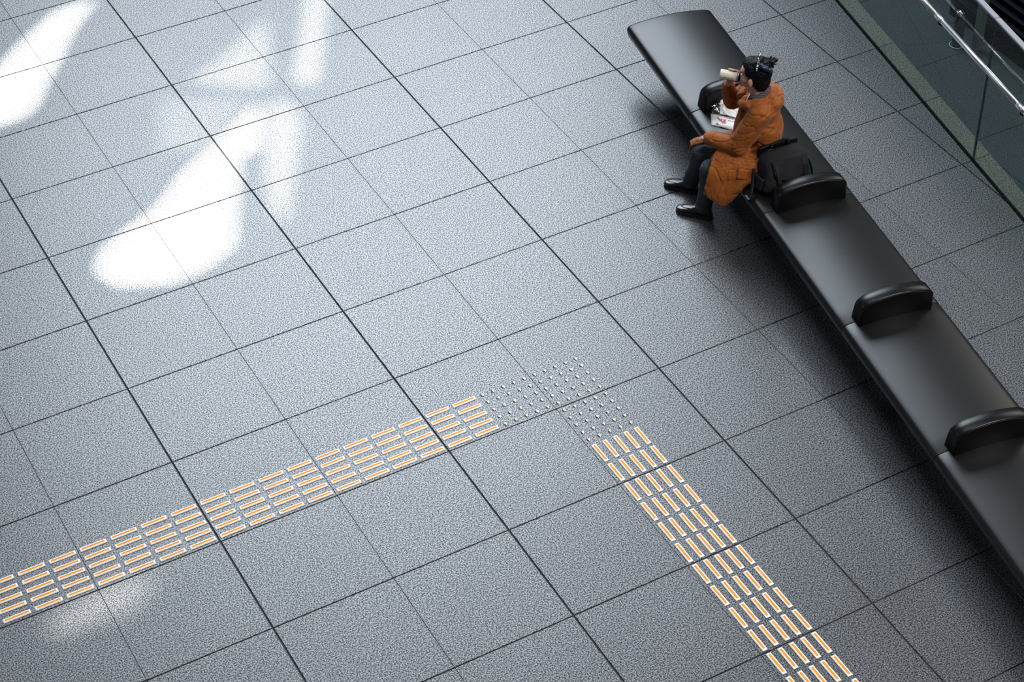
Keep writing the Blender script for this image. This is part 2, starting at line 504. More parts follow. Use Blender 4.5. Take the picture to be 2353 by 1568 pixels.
bm = bmesh.new()
prof = [(0.0145, 0), (.0142, .0010), (.0128, .0012), (.0105, .0045), (.0075, .0066), (.0048, .0072), (.0044, .0066)]
rings = [[bm.verts.new((r * math.cos(a), r * math.sin(a), z)) for a in [k * math.pi / 10 for k in range(20)]] for r, z in prof]
for a, c in zip(rings, rings[1:]):
    for i in range(20): bm.faces.new((a[i], a[(i + 1) % 20], c[(i + 1) % 20], c[i]))
bm.faces.new(rings[-1]); bm.faces.new(list(reversed(rings[0])))
stud_m = bm_mesh('tactile_stud', bm); stud_m.materials.append(MAT['steel']); stud_m.materials.append(MAT['grout'])
for p in stud_m.polygons:
    p.use_smooth = True
    if p.center.z < .0013: p.material_index = 1
bm = bmesh.new(); add_tube(bm, [(0, 0, .0055), (0, 0, .0072)], .0043, 14)
dot_m = bm_mesh('colour_insert', bm); dot_m.materials.append(MAT['orange'])
studs = [G(2.55 + .1 * i, 4.55 + .1 * j, ZT) for j in range(5) for i in range(10)] + [G(3.05 + .1 * i, 5.05 + .1 * j, ZT) for j in range(5) for i in range(5)]
root = bpy.data.objects.new('tactile_stud_field', None); COL.objects.link(root); root.location = studs[0]
tag(root, 'field of small round steel studs with orange centres where the two bar strips meet', 'tactile paving')
for c in studs:
    p = link('tactile_stud', stud_m, None, root, loc=Vector(c) - Vector(studs[0]))
    link('colour_insert', dot_m, None, p)

# ------------------------------------------------------------------ bench
BA = math.radians(-99.7)
bu = Vector((math.cos(BA), math.sin(BA), 0)); bv = Vector((-math.sin(BA), math.cos(BA), 0))
BO = Vector((4.524, -.84, 0))
def BP(s, t, z): return BO + bu * s + bv * t + Vector((0, 0, z))
BMAT = Matrix(((bu.x, bv.x, 0, BO.x), (bu.y, bv.y, 0, BO.y), (0, 0, 1, 0), (0, 0, 0, 1)))
bench = bpy.data.objects.new('bench', None); COL.objects.link(bench)
bench.matrix_world = BMAT
tag(bench, 'long black leather bench with low curved armrests between its seats', 'bench')
BW = .676
def seat_z(t):
    q = (t / BW - .5) * 2
    return .4565 - .036 * q * q
def cushion(s0, s1, first):
    e = .012
    # outline of the cross-section (t, z) for a given shrink
    def section(k, puff=0.0):
        pts = []
        pts.append((.030 + k, .335)); pts.append((.012 + k, .342)); pts.append((.004 + k, .375)); pts.append((.002 + k, .400 - k * .3)); pts.append((.008 + k, .413 - k * .5)); pts.append((.022 + k, .4225 - k * .6))
        n = 14
        for i in range(n + 1):
            t = .045 + (BW - .09) * i / n
            pts.append((t, seat_z(t) - k * .8))
        for t, z in [(.022 + k, .4225 - k * .6), (.008 + k, .413 - k * .5), (.002 + k, .400 - k * .3), (.004 + k, .375), (.012 + k, .342), (.030 + k, .335)]:
            pts.append((BW - t, z))
        return pts
    R_ = .022 if first else .006
    L_ = s1 - s0
    st = [(0.0015, R_ * .95), (R_ * .25, R_ * .45), (R_ * .6, R_ * .13), (R_ * 1.2, 0)]
    ss = []
    for d, k in st: ss.append((s0 + d, k))
    for i in range(1, 10): ss.append((s0 + R_ * 1.2 + (L_ - R_ * 1.2 - .008) * i / 10, 0))
    for d, k in [(.0075, 0), (.0035, .0008), (.0015, .0027), (.0008, .0057)]: ss.append((s1 - d, k))
    bm = bmesh.new(); rings = []
    for s, k in ss:
        rings.append([bm.verts.new((s, t, z)) for t, z in section(k)])
    n = len(rings[0])
    for a, c in zip(rings, rings[1:]):
        for i in range(n): bm.faces.new((a[i], a[(i + 1) % n], c[(i + 1) % n], c[i]))
    bm.faces.new(list(reversed(rings[0]))); bm.faces.new(rings[-1])
    return bm_mesh('seat_cushion', bm)
JO = [-.018, 1.175, 2.388, 3.583, 4.780, 5.977, 7.174]
for i in range(6):
    link('seat_cushion', cushion(JO[i], JO[i + 1], i == 0), MAT['leather'], bench, smooth=True)
def armrest(sc):
    prof = [(.085, .40), (.090, .50), (.098, .565), (.115, .590), (.15, .612), (.20, .625), (.30, .636), (.40, .632), (.50, .614), (.555, .594), (.580, .570), (.588, .535), (.590, .40)]
    base = cr([(0, a, b_) for a, b_ in prof], 3)
    c = np.array([0, .34, .45])
    offs = [(-.060, .020), (-.057, .006), (-.050, .0), (.046, .0), (.053, .005), (.056, .014)]
    bm = bmesh.new(); rings = []
    for ds, k in offs:
        ring = []
        for p in base:
            q = p.copy()
            # shrink inward by k
            t, z = q[1], q[2]
            if z > .41:
                t = t + (k if t < .34 else -k) * min(1, abs(t - .34) / .2)
                z = z - k
            lean = .10 * max(0, z - .44)       # the outer face leans inward a little towards the top
            ring.append(bm.verts.new((sc + ds + (lean if ds < 0 else 0), t, z)))
        rings.append(ring)
    n = len(rings[0])
    for a, c_ in zip(rings, rings[1:]):
        for i in range(n): bm.faces.new((a[i], a[(i + 1) % n], c_[(i + 1) % n], c_[i]))
    bm.faces.new(list(reversed(rings[0]))); bm.faces.new(rings[-1])
    m = bm_mesh('armrest', bm)
    o = link('armrest', m, MAT['leather_arm'], bench, smooth=True)
    # stitched seam along the near upper edge
    bm = bmesh.new()
    pts = [(sc + .0545, p[1] + (.006 if p[1] < .34 else -.006), p[2] - .009) for p in base[6:-6]]
    add_tube(bm, pts, .0022, 6)
    link('piping', bm_mesh('piping', bm), MAT['leather'], o, smooth=True)
for j in JO[1:6]: armrest(j)
link('frame_rail', box_mesh('frame_rail', JO[0] + .03, JO[-1] - .03, .05, BW - .05, .285, .336, .006), MAT['frame'], bench)
for s in (.25, 2.1, 3.9, 5.7, 6.95):
    link('leg', box_mesh('leg', s - .06, s + .06, .30, .38, .012, .287, .006), MAT['frame'], bench)
    link('foot', box_mesh('foot', s - .09, s + .09, .23, BW - .18, 0, .013, .003), MAT['frame'], bench)

# ------------------------------------------------------------------ person
P0 = Vector((4.394, -2.657, 0)); PA = math.radians(150)
PM = Matrix.Translation(P0) @ Matrix.Rotation(PA, 4, 'Z')
skin, nt, b, out = new_mat('skin')
b.inputs['Base Color'].default_value = (.62, .34, .23, 1); b.inputs['Roughness'].default_value = .5
b.inputs['Subsurface Weight'].default_value = .08; b.inputs['Subsurface Radius'].default_value = (.01, .004, .002)
coat_m, nt, b, out = new_mat('rust_coat')
tc = nt.nodes.new('ShaderNodeTexCoord')
n1 = nt.nodes.new('ShaderNodeTexNoise'); n1.inputs['Scale'].default_value = 9; n1.inputs['Detail'].default_value = 5; n1.inputs['Distortion'].default_value = .8
nt.links.new(tc.outputs['Object'], n1.inputs['Vector'])
n2 = nt.nodes.new('ShaderNodeTexNoise'); n2.inputs['Scale'].default_value = 160; n2.inputs['Detail'].default_value = 2
nt.links.new(tc.outputs['Object'], n2.inputs['Vector'])
ad = nt.nodes.new('ShaderNodeMath'); ad.operation = 'MULTIPLY_ADD'; ad.inputs[1].default_value = .06
nt.links.new(n2.outputs['Fac'], ad.inputs[0]); nt.links.new(n1.outputs['Fac'], ad.inputs[2])
bp = nt.nodes.new('ShaderNodeBump'); bp.inputs['Strength'].default_value = .45; bp.inputs['Distance'].default_value = .014
nt.links.new(ad.outputs[0], bp.inputs['Height']); nt.links.new(bp.outputs['Normal'], b.inputs['Normal'])
rp = nt.nodes.new('ShaderNodeValToRGB'); rp.color_ramp.elements[0].position = .35; rp.color_ramp.elements[1].position = .7
rp.color_ramp.elements[0].color = (.27, .068, .004, 1); rp.color_ramp.elements[1].color = (.40, .108, .006, 1)
nt.links.new(n1.outputs['Fac'], rp.inputs['Fac']); nt.links.new(rp.outputs['Color'], b.inputs['Base Color'])
b.inputs['Roughness'].default_value = .62; b.inputs['Specular IOR Level'].default_value = .35
b.inputs['Sheen Weight'].default_value = .15
jeans = simple('charcoal_jeans', (.055, .065, .075), .85, spec=.2, bump=(300, .3, .002), var=(120, .45))
shoe_m = simple('black_shoe_leather', (.012, .013, .014), .3, spec=.7)
sole_m = simple('shoe_sole', (.012, .012, .012), .6)
hair_m = simple('black_hair', (.003, .003, .004), .5, spec=.18, bump=(90, .8, .006))
blue_m = simple('navy_satin', (.015, .035, .085), .35, spec=.6, bump=(60, .6, .006))

# head frame
Hc = Vector((.018, 0, 1.112))
HR = Matrix.Rotation(math.radians(-16), 4, 'Z') @ Matrix.Rotation(math.radians(-4), 4, 'Y')
def H(x, y, z): return Hc + (HR @ Vector((x, y, z)))

KN, KF = (.285, .15, .455), (.335, -.03, .462)
AN, AF = (.300, .088, .095), (.375, -.195, .095)
EN, WN = (.100, .160, .655), (.228, .050, .628)
EF, WF = (.130, -.205, .760), (.172, -.115, .955)
cup0 = Vector((.108, -.018, 1.078)); cup1 = Vector((.240, -.040, 1.097))
ca = (cup1 - cup0).normalized()

bm = bmesh.new()
# head
add_ell(bm, H(-.012, 0, .022), (.092, .074, .098), HR)
add_ell(bm, H(.030, 0, -.035), (.058, .056, .068), HR)
add_ell(bm, H(.062, 0, -.082), (.024, .026, .022), HR)
add_ell(bm, H(.045, .036, -.025), (.034, .026, .034), HR); add_ell(bm, H(.045, -.036, -.025), (.034, .026, .034), HR)
add_ell(bm, H(.068, 0, .030), (.020, .050, .022), HR)
add_capsule(bm, H(.082, 0, .018), H(.102, 0, -.018), .008, .013)
add_ell(bm, H(.090, .010, -.020), (.010, .008, .007), HR); add_ell(bm, H(.090, -.010, -.020), (.010, .008, .007), HR)
add_ell(bm, H(.084, 0, -.046), (.013, .024, .006), HR); add_ell(bm, H(.082, 0, -.056), (.012, .020, .007), HR)
for sy in (1, -1):
    R2 = HR @ Matrix.Rotation(math.radians(22 * sy), 4, 'Z') @ Matrix.Rotation(math.radians(12), 4, 'Y')
    add_ell(bm, H(.004, .078 * sy, -.018), (.019, .007, .031), R2)
    add_ell(bm, H(.006, .074 * sy, -.040), (.011, .009, .012), R2)
# neck and trunk
add_capsule(bm, H(-.018, 0, -.06), (-.028, 0, .93), .052, .058)
add_ell(bm, (-.045, 0, .86), (.095, .155, .10)); add_ell(bm, (-.06, .02, .70), (.09, .13, .15)); add_ell(bm, (-.065, .045, .555), (.11, .15, .10))
# limbs
add_capsule(bm, (-.02, .15, .915), EN, .045, .036); add_capsule(bm, EN, WN, .035, .024)
add_capsule(bm, (-.01, -.15, .915), EF, .045, .036); add_capsule(bm, EF, WF, .035, .024)
add_capsule(bm, (-.05, .12, .53), KN, .072, .050); add_capsule(bm, KN, AN, .046, .028)
add_capsule(bm, (-.05, -.03, .53), KF, .072, .050); add_capsule(bm, KF, AF, .046, .028)
add_capsule(bm, AN, (.37, .060, .045), .026, .018); add_capsule(bm, AF, (.445, -.223, .045), .026, .018)
# left hand resting on the thigh (fingers just out of the cuff)
pn = Vector(WN)
fd = Vector((.96, -.28, -.06)).normalized(); sd2 = Vector((.28, .93, .22)).normalized()
add_ell(bm, pn + fd * .045, (.044, .034, .015), Matrix.Rotation(math.atan2(fd.y, fd.x), 4, 'Z'))
for k, (off, ln) in enumerate(((.027, .062), (.009, .070), (-.009, .066), (-.026, .052))):
    a = pn + fd * .075 + sd2 * off
    m1 = a + fd * ln * .42 + Vector((0, 0, .004)); m2 = m1 + fd * ln * .26 + Vector((0, 0, -.014)); m3 = m2 + fd * ln * .08 + Vector((0, 0, -.017))
    add_capsule(bm, a, m1, .0090, .0084, 10); add_capsule(bm, m1, m2, .0084, .0078, 10); add_capsule(bm, m2, m3, .0078, .0068, 10)
tb = pn + fd * .02 - sd2 * .026
add_capsule(bm, tb, tb + fd * .035 - sd2 * .016, .012, .010, 10)
add_capsule(bm, tb + fd * .035 - sd2 * .016, tb + fd * .062 - sd2 * .012, .010, .0085, 10)
# right hand round the mug
upv = (Vector((0, 0, 1)) - ca * ca.z).normalized(); lv2 = upv.cross(ca).normalized()
if lv2.y < 0: lv2 = -lv2
def CP(ax, ang, r):
    a = math.radians(ang)
    return cup0 + ca * ax + (lv2 * math.cos(a) + upv * math.sin(a)) * r
pc = CP(.050, 228, .050)
add_capsule(bm, WF, pc, .024, .026)
add_ell(bm, pc, (.040, .018, .040), Matrix.Rotation(.6, 4, 'X'))
for k, (ax, end) in enumerate(((.022, 112), (.040, 100), (.058, 98), (.075, 106))):
    angs = [215, 180, 145, end]
    rs = [.046, .0425, .0420, .0405]
    pts = [CP(ax + .004 * (1 if i else 0), a_, r_) for i, (a_, r_) in enumerate(zip(angs, rs))]
    for (p_, q_), (ra, rb) in zip(zip(pts, pts[1:]), ((.0095, .009), (.009, .0083), (.0083, .0072))):
        add_capsule(bm, p_, q_, ra, rb, 10)
pts = [CP(.030, 235, .050), CP(.030, 275, .046), CP(.026, 312, .0425)]
add_capsule(bm, pts[0], pts[1], .0125, .011, 10); add_capsule(bm, pts[1], pts[2], .011, .0088, 10)
person = remeshed('person', bm, .0042, 3, skin, None)
person.matrix_world = PM
tag(person, 'seated person in long rust coat drinking from a cream mug on the black bench', 'person')

# eyes and brows
for sy in (1, -1):
    bm = bmesh.new(); add_ell(bm, H(.0725, .031 * sy, .002), (.010, .013, .0065), HR)
    e_ = link('eye', bm_mesh('eye', bm), simple('eye_white', (.75, .72, .68), .25), person, smooth=True)
    bm = bmesh.new(); add_ell(bm, H(.0795, .0315 * sy, .002), (.0045, .0058, .0056), HR)
    link('iris', bm_mesh('iris', bm), simple('iris_dark', (.02, .012, .008), .2), e_, smooth=True)
    bm = bmesh.new(); add_capsule(bm, H(.083, .014 * sy, .027), H(.070, .046 * sy, .027), .0035, .0025, 8)
    link('eyebrow', bm_mesh('eyebrow', bm), hair_m, person, smooth=True)

# trousers
bm = bmesh.new()
add_ell(bm, (-.065, .045, .555), (.125, .165, .105))
for hip, kn, an, kk in (((-.05, .125, .535), KN, AN, 1), ((-.05, -.035, .535), KF, AF, -1)):
    kn, an = Vector(kn), Vector(an)
    add_capsule(bm, hip, kn, .090, .064, 20)
    mid = kn.lerp(an, .45) + Vector((-.012, 0, 0))
    add_capsule(bm, kn, mid, .063, .060, 20)
    low_ = kn.lerp(an, .90)
    add_capsule(bm, mid, low_, .060, .056, 20)
    add_tube(bm, [low_, low_ + (an - kn).normalized() * .035, low_ + (an - kn).normalized() * .06 + Vector((.006, 0, 0))], [.055, .058, .060], 20)
def dj(c): return .0045 * noise.noise(c * 22) + .003 * noise.noise(Vector((c.x * 20, c.y * 20, c.z * 60)))
trousers = remeshed('trousers', bm, .006, 4, jeans, person, dj)

# shoes
def shoe(heel, toe, parent):
    heel, toe = Vector(heel), Vector(toe)
    d = (toe - heel); ln = d.length; d.normalize(); ang = math.atan2(d.y, d.x)
    T = Matrix.Translation(heel) @ Matrix.Rotation(ang, 4, 'Z')
    # stations along the shoe: x, half width, sole z, top z
    st = [(-.004, .018, .030, .060), (.004, .029, .022, .080), (.03, .036, .020, .092), (.07, .036, .020, .094), (.11, .036, .022, .080), (.15, .042, .022, .062), (.19, .045, .022, .052), (.22, .040, .022, .046), (.240, .028, .024, .040), (.250, .012, .028, .034)]
    bm = bmesh.new(); rings = []
    for x, hw, z0, z1 in st:
        ring = []
        for k in range(16):
            a = 2 * math.pi * k / 16
            cy, cz = math.cos(a), math.sin(a)
            y = hw * math.copysign(abs(cy) ** .7, cy); z = (z0 + z1) / 2 + (z1 - z0) / 2 * math.copysign(abs(cz) ** .8, cz)
            if z > .06: y *= 1 - (z - .06) * 6
            ring.append(bm.verts.new(T @ Vector((x * ln / .25, y, z))))
        rings.append(ring)
    for a, c in zip(rings, rings[1:]):
        for i in range(16): bm.faces.new((a[i], a[(i + 1) % 16], c[(i + 1) % 16], c[i]))
    bm.faces.new(list(reversed(rings[0]))); bm.faces.new(rings[-1])
    o = link('shoe', bm_mesh('shoe', bm), shoe_m, parent, smooth=True)
    md = o.modifiers.new('sub', 'SUBSURF'); md.levels = 1; md.render_levels = 2
    bm = bmesh.new()
    out_ = []
    for x, hw, *_ in st: out_.append((x * ln / .25, hw + .004))
    lo, hi = [], []
    loop = [(x, y) for x, y in out_] + [(x, -y) for x, y in reversed(out_)]
    for x, y in loop:
        lo.append(bm.verts.new(T @ Vector((x, y, .0)))); hi.append(bm.verts.new(T @ Vector((x, y, .026 if x > .09 else .030))))
    n = len(loop)
    bm.faces.new(hi); bm.faces.new(list(reversed(lo)))
    for i in range(n): bm.faces.new((lo[i], lo[(i + 1) % n], hi[(i + 1) % n], hi[i]))
    link('sole', bm_mesh('sole', bm), sole_m, o)
    bm = bmesh.new()
    add_tube(bm, [T @ Vector(p) for p in ((.115, -.032, .062), (.15, -.026, .062), (.195, -.018, .054), (.222, 0, .046), (.195, .018, .054), (.15, .026, .062), (.115, .032, .062))], .0022, 6)
    link('seam', bm_mesh('seam', bm), shoe_m, o, smooth=True)
shoe((.248, .108, 0), (.482, .018, 0), person)
shoe((.330, -.178, 0), (.553, -.272, 0), person)

# coat
bm = bmesh.new()
add_ell(bm, (-.075, .045, .565), (.145, .195, .125)); add_ell(bm, (-.07, .02, .71), (.135, .175, .17))
add_ell(bm, (-.050, 0, .87), (.125, .185, .115)); add_ell(bm, (-.03, .09, .925), (.085, .10, .06)); add_ell(bm, (-.03, -.09, .925), (.085, .10, .06))
add_capsule(bm, (-.02, .155, .900), EN, .082, .073, 20); add_capsule(bm, EN, Vector(WN) + Vector((.054, -.016, -.006)), .072, .052, 20)
add_capsule(bm, (-.01, -.155, .905), EF, .074, .062, 20); add_capsule(bm, EF, Vector(EF).lerp(Vector(WF), .88), .062, .046, 20)
# puffed sleeve rolls
for q, dr in ((.30, .006), (.62, .006)):
    c_ = Vector((-.02, .155, .905)).lerp(Vector(EN), q); add_ell(bm, c_, (.078, .076, .05))
# thighs under the coat
add_capsule(bm, (-.05, .14, .545), (.20, .150, .515), .100, .082, 20)
add_capsule(bm, (-.05, -.045, .540), (.15, -.050, .495), .090, .066, 20)
# front edges down the chest
add_capsule(bm, (.055, .03, .925), (.095, .06, .63), .040, .060)
# hood lying on the back, and the standing collar it hangs from
add_ell(bm, (-.128, .0, .935), (.070, .132, .070), Matrix.Rotation(math.radians(-18), 4, 'Y'))
add_ell(bm, (-.112, .0, .972), (.050, .100, .045), Matrix.Rotation(math.radians(-30), 4, 'Y'))
hp = [(-.118, 0, .990), (-.095, .085, .975), (-.03, .120, .950), (.045, .100, .930), (.085, .050, .912)]
for a, c in zip(hp, hp[1:]): add_capsule(bm, a, c, .036, .034)
hp = [(x, -y, z) for x, y, z in hp]
for a, c in zip(hp, hp[1:]): add_capsule(bm, a, c, .036, .034)
# skirt: near panel, over the thigh, off the bench edge, down to the hem
near = [[(.225, .085, .580), (.262, .155, .562), (.292, .222, .490), (.312, .236, .390), (.318, .238, .315)],
        [(.150, .050, .612), (.165, .165, .592), (.195, .250, .500), (.225, .272, .380), (.235, .280, .265)],
        [(.050, .050, .625), (.055, .170, .605), (.085, .268, .515), (.130, .292, .390), (.160, .300, .262)],
        [(-.05, .060, .630), (-.05, .180, .605), (-.03, .270, .545), (.000, .305, .495), (.030, .335, .480)],
        [(-.14, .080, .620), (-.15, .190, .590), (-.16, .270, .540), (-.15, .310, .490), (-.14, .345, .475)]]
add_sheet(bm, smooth_grid(near, 5), .026)
far = [[(f, l + .035, z - .012), (f, l - .005, z), (f, l - .045, z - .022), (f, l - .060, z - .090), (f, l - .066, z - .13)] for f, l, z in
       ((.10, -.07, .590), (.20, -.07, .572), (.30, -.062, .552), (.36, -.066, .534), (.405, -.058, .512))]
add_sheet(bm, smooth_grid(far, 5), .016)
# back skirt on the bench
back = [[(-.16, .28, .505), (-.20, .15, .50), (-.205, 0, .50), (-.16, -.13, .50)],
        [(-.17, .31, .478), (-.225, .16, .478), (-.235, 0, .478), (-.18, -.14, .478)]]
add_sheet(bm, smooth_grid(back, 5), .024)
def dcoat(c):
    a = .006 * noise.noise(c * 8.0) + .004 * noise.noise(c * 17 + Vector((3, 1, 7)))
    # fabric creases: thin valleys along noise zero lines, stretched across the limb or skirt
    k = min(1, max(0, (c.z - .52) / .12))
    q = Vector((c.x * 7 + c.z * 3, c.y * 7, c.z * 16 + c.x * 4)) * k + Vector((c.x * 15, c.y * 6 + c.z * 2, c.z * 6)) * (1 - k)
    n1_ = abs(noise.noise(q + Vector((9, 2, 4)))); n2_ = abs(noise.noise(q * 2.1 + Vector((1, 7, 3))))
    return a - .0065 * math.exp(-(n1_ / .055) ** 2) - .0025 * math.exp(-(n2_ / .09) ** 2)
coat = remeshed('coat', bm, .0058, 5, coat_m, person, dcoat)
# pocket flap and placket with snaps, seams
bm = bmesh.new()
add_sheet(bm, smooth_grid([[(.10, .272, .545), (.04, .285, .545)], [(.115, .295, .475), (.05, .305, .478)]], 4), .008)
link('pocket_flap', bm_mesh('pocket_flap', bm), coat_m, coat, smooth=True)
bm = bmesh.new(); add_tube(bm, cr([(.075, .06, .935), (.092, .075, .86), (.09, .09, .74), (.10, .09, .64), (.17, .08, .617), (.24, .06, .606)], 5), .0045, 8)
link('placket', bm_mesh('placket', bm), coat_m, coat, smooth=True)

# patterned collar round the neck
m_, nt, b, out = new_mat('dotted_scarf')
tc = nt.nodes.new('ShaderNodeTexCoord'); vo = nt.nodes.new('ShaderNodeTexVoronoi'); vo.inputs['Scale'].default_value = 160; vo.inputs['Randomness'].default_value = .15
nt.links.new(tc.outputs['Object'], vo.inputs['Vector'])
rp = nt.nodes.new('ShaderNodeValToRGB'); rp.color_ramp.interpolation = 'CONSTANT'
rp.color_ramp.elements[0].color = (.30, .29, .33, 1); rp.color_ramp.elements[1].position = .33; rp.color_ramp.elements[1].color = (.045, .04, .06, 1)
nt.links.new(vo.outputs['Distance'], rp.inputs['Fac']); nt.links.new(rp.outputs['Color'], b.inputs['Base Color']); b.inputs['Roughness'].default_value = .8
bm = bmesh.new()
ring_lo, ring_hi = [], []
for k in range(25):
    a = math.radians(38 + k * (284 / 24.0))
    ring_lo.append(np.array((-.022 + .078 * math.cos(a), .082 * math.sin(a), .962 - .020 * math.cos(a))))
    ring_hi.append(np.array((-.020 + .066 * math.cos(a), .068 * math.sin(a), 1.008 - .030 * math.cos(a))))
mid_ = [(a * .5 + c * .5) + np.array((.006 * math.cos(math.radians(38 + k * 284 / 24)), .006 * math.sin(math.radians(38 + k * 284 / 24)), 0)) for k, (a, c) in enumerate(zip(ring_lo, ring_hi))]
add_sheet(bm, [ring_lo, mid_, ring_hi], .010)
sc_ = tag(link('collar', bm_mesh('collar', bm), m_, person, smooth=True), 'dark collar with pale dots')
bm = bmesh.new(); add_tube(bm, [(.066, .060, .935), (.052, .055, .968), (.040, .050, .995)], .003, 8)
link('collar_edge', bm_mesh('collar_edge', bm), simple('cream_edge', (.8, .74, .62), .5), sc_, smooth=True)

# hair
bm = bmesh.new()
add_ell(bm, H(-.026, 0, .034), (.094, .084, .098), HR)
add_ell(bm, H(-.055, 0, -.030), (.062, .074, .075), HR)
add_ell(bm, H(.030, 0, .082), (.052, .066, .042), HR)
add_ell(bm, H(.020, .058, .052), (.038, .022, .045), HR); add_ell(bm, H(.020, -.058, .052), (.038, .022, .045), HR)
add_ell(bm, H(-.030, .060, -.005), (.036, .022, .05), HR); add_ell(bm, H(-.030, -.060, -.005), (.036, .022, .05), HR)
add_ell(bm, H(-.068, 0, .088), (.046, .052, .046), HR)
rr = random.Random(3)
for k in range(46):
    a = rr.uniform(0, 2 * math.pi); e_ = rr.uniform(-.1, .9)
    d = Vector((math.cos(a) * math.cos(e_) - .25, math.sin(a) * math.cos(e_), math.sin(e_)))
    p_ = H(-.078, -.012, .100) + d * .030
    add_capsule(bm, p_, p_ + d * rr.uniform(.006, .024) + Vector((-.006, 0, .004)), .0085, .0035, 8)
for k in range(30):
    a = rr.uniform(-1.3, 1.3)
    p_ = H(.02 + .055 * math.cos(a), .064 * math.sin(a), .088); q_ = H(-.04, .03 * math.sin(a), .135)
    add_capsule(bm, p_, q_, .010, .007, 8)
def dh(c):
    return .0032 * noise.noise(Vector((c.x * 40, c.y * 40, c.z * 90))) + .002 * noise.noise(c * 120)
hair = remeshed('hair', bm, .0036, 2, hair_m, person, dh)
# scrunchie: ruched ring round the bun
bm = bmesh.new()
for k in range(18):
    a = 2 * math.pi * k / 18
    add_ell(bm, H(-.072 + .036 * math.cos(a), .036 + .030 * math.sin(a), .098 + .022 * math.sin(a + .6)), (.017 + .004 * math.sin(5 * a), .014, .019), Matrix.Rotation(a, 4, 'Z') @ Matrix.Rotation(a * 3, 4, 'X'))
scr = remeshed('scrunchie', bm, .0035, 1, blue_m, hair, lambda c: .003 * noise.noise(c * 70))
# patterned stick
m_, nt, b, out = new_mat('speckled_stick')
tc = nt.nodes.new('ShaderNodeTexCoord'); nn = nt.nodes.new('ShaderNodeTexNoise'); nn.inputs['Scale'].default_value = 95; nn.inputs['Detail'].default_value = 1
nt.links.new(tc.outputs['Object'], nn.inputs['Vector'])
rp = nt.nodes.new('ShaderNodeValToRGB'); rp.color_ramp.interpolation = 'CONSTANT'
rp.color_ramp.elements[0].color = (.01, .01, .012, 1); rp.color_ramp.elements[1].position = .54; rp.color_ramp.elements[1].color = (.85, .84, .82, 1)
nt.links.new(nn.outputs['Fac'], rp.inputs['Fac']); nt.links.new(rp.outputs['Color'], b.inputs['Base Color'])
bm = bmesh.new(); add_capsule(bm, (.012, .088, 1.205), (-.012, -.002, 1.288), .0055, .0085, 12)
tag(link('hair_stick', bm_mesh('hair_stick', bm), m_, hair, smooth=True), 'black and white speckled hair stick')

# ------------------------------------------------------------------ mug in the hand
mug = bpy.data.objects.new('travel_mug', None); COL.objects.link(mug)
cw = PM @ cup0; cdw = (PM.to_3x3() @ ca).normalized()
rotq = cdw.to_track_quat('Z', 'X')
mug.location = cw; mug.rotation_mode = 'QUATERNION'; mug.rotation_quaternion = rotq; mug.scale = (.93, .93, .97)
tag(mug, 'cream cylindrical travel mug tipped to the mouth of the seated person', 'mug')
cream = simple('cream_enamel', (.80, .72, .58), .22, coat=.3)
def lathe(name, prof, mat, parent, seg=32):
    bm = bmesh.new()
    rs = [[bm.verts.new((r * math.cos(2 * math.pi * k / seg), r * math.sin(2 * math.pi * k / seg), z)) for k in range(seg)] for r, z in prof]
    for a, c in zip(rs, rs[1:]):
        for i in range(seg): bm.faces.new((a[i], a[(i + 1) % seg], c[(i + 1) % seg], c[i]))
    bm.faces.new(list(reversed(rs[0]))); bm.faces.new(rs[-1])
    return link(name, bm_mesh(name, bm), mat, parent, smooth=True)
lathe('mug_body', [(.0325, .018), (.0332, .022), (.0332, .125), (.0322, .131), (.0300, .1345), (.027, .1355), (.012, .1355)], cream, mug)
lathe('lid', [(.026, -.006), (.029, -.004), (.0305, 0), (.0325, .004), (.0325, .0185)], MAT['dark_metal'], mug)
lathe('rim_band', [(.0334, .010), (.0336, .0112), (.0336, .0132), (.0334, .0145)], MAT['steel'], mug)
# small dark printed wordmark along the side facing the camera: short letter strokes on the curved wall
camv = Vector(CAM) - cw
lc = rotq.inverted() @ camv
a0 = math.atan2(lc.y, lc.x)
bm = bmesh.new()
x = .045
down = (rotq.inverted() @ Vector((0, 0, -1))); ad_ = math.atan2(down.y, down.x)
aw = a0 + ((ad_ - a0 + math.pi) % (2 * math.pi) - math.pi) * .30
for k, wd in enumerate((.006, .004, 0, .005, .004, .005, .004, .005, .006, .004)):
    if wd:
        for dz_, h in ((0, .008),) if k % 2 else ((0, .005), (.002, .008)):
            aa = aw + (dz_ / .033)
            vs = []
            for (z_, q) in ((x, -h / 2), (x + wd * .8, -h / 2), (x + wd * .8, h / 2 - .002 * (k % 3)), (x, h / 2)):
                an = aa + q / .0335
                vs.append(bm.verts.new((.03345 * math.cos(an), .03345 * math.sin(an), z_)))
            try: bm.faces.new(vs)
            except ValueError: pass
    x += wd + .0015 if wd else .004
link('wordmark', bm_mesh('wordmark', bm), simple('print_brown', (.16, .12, .08), .5), mug)

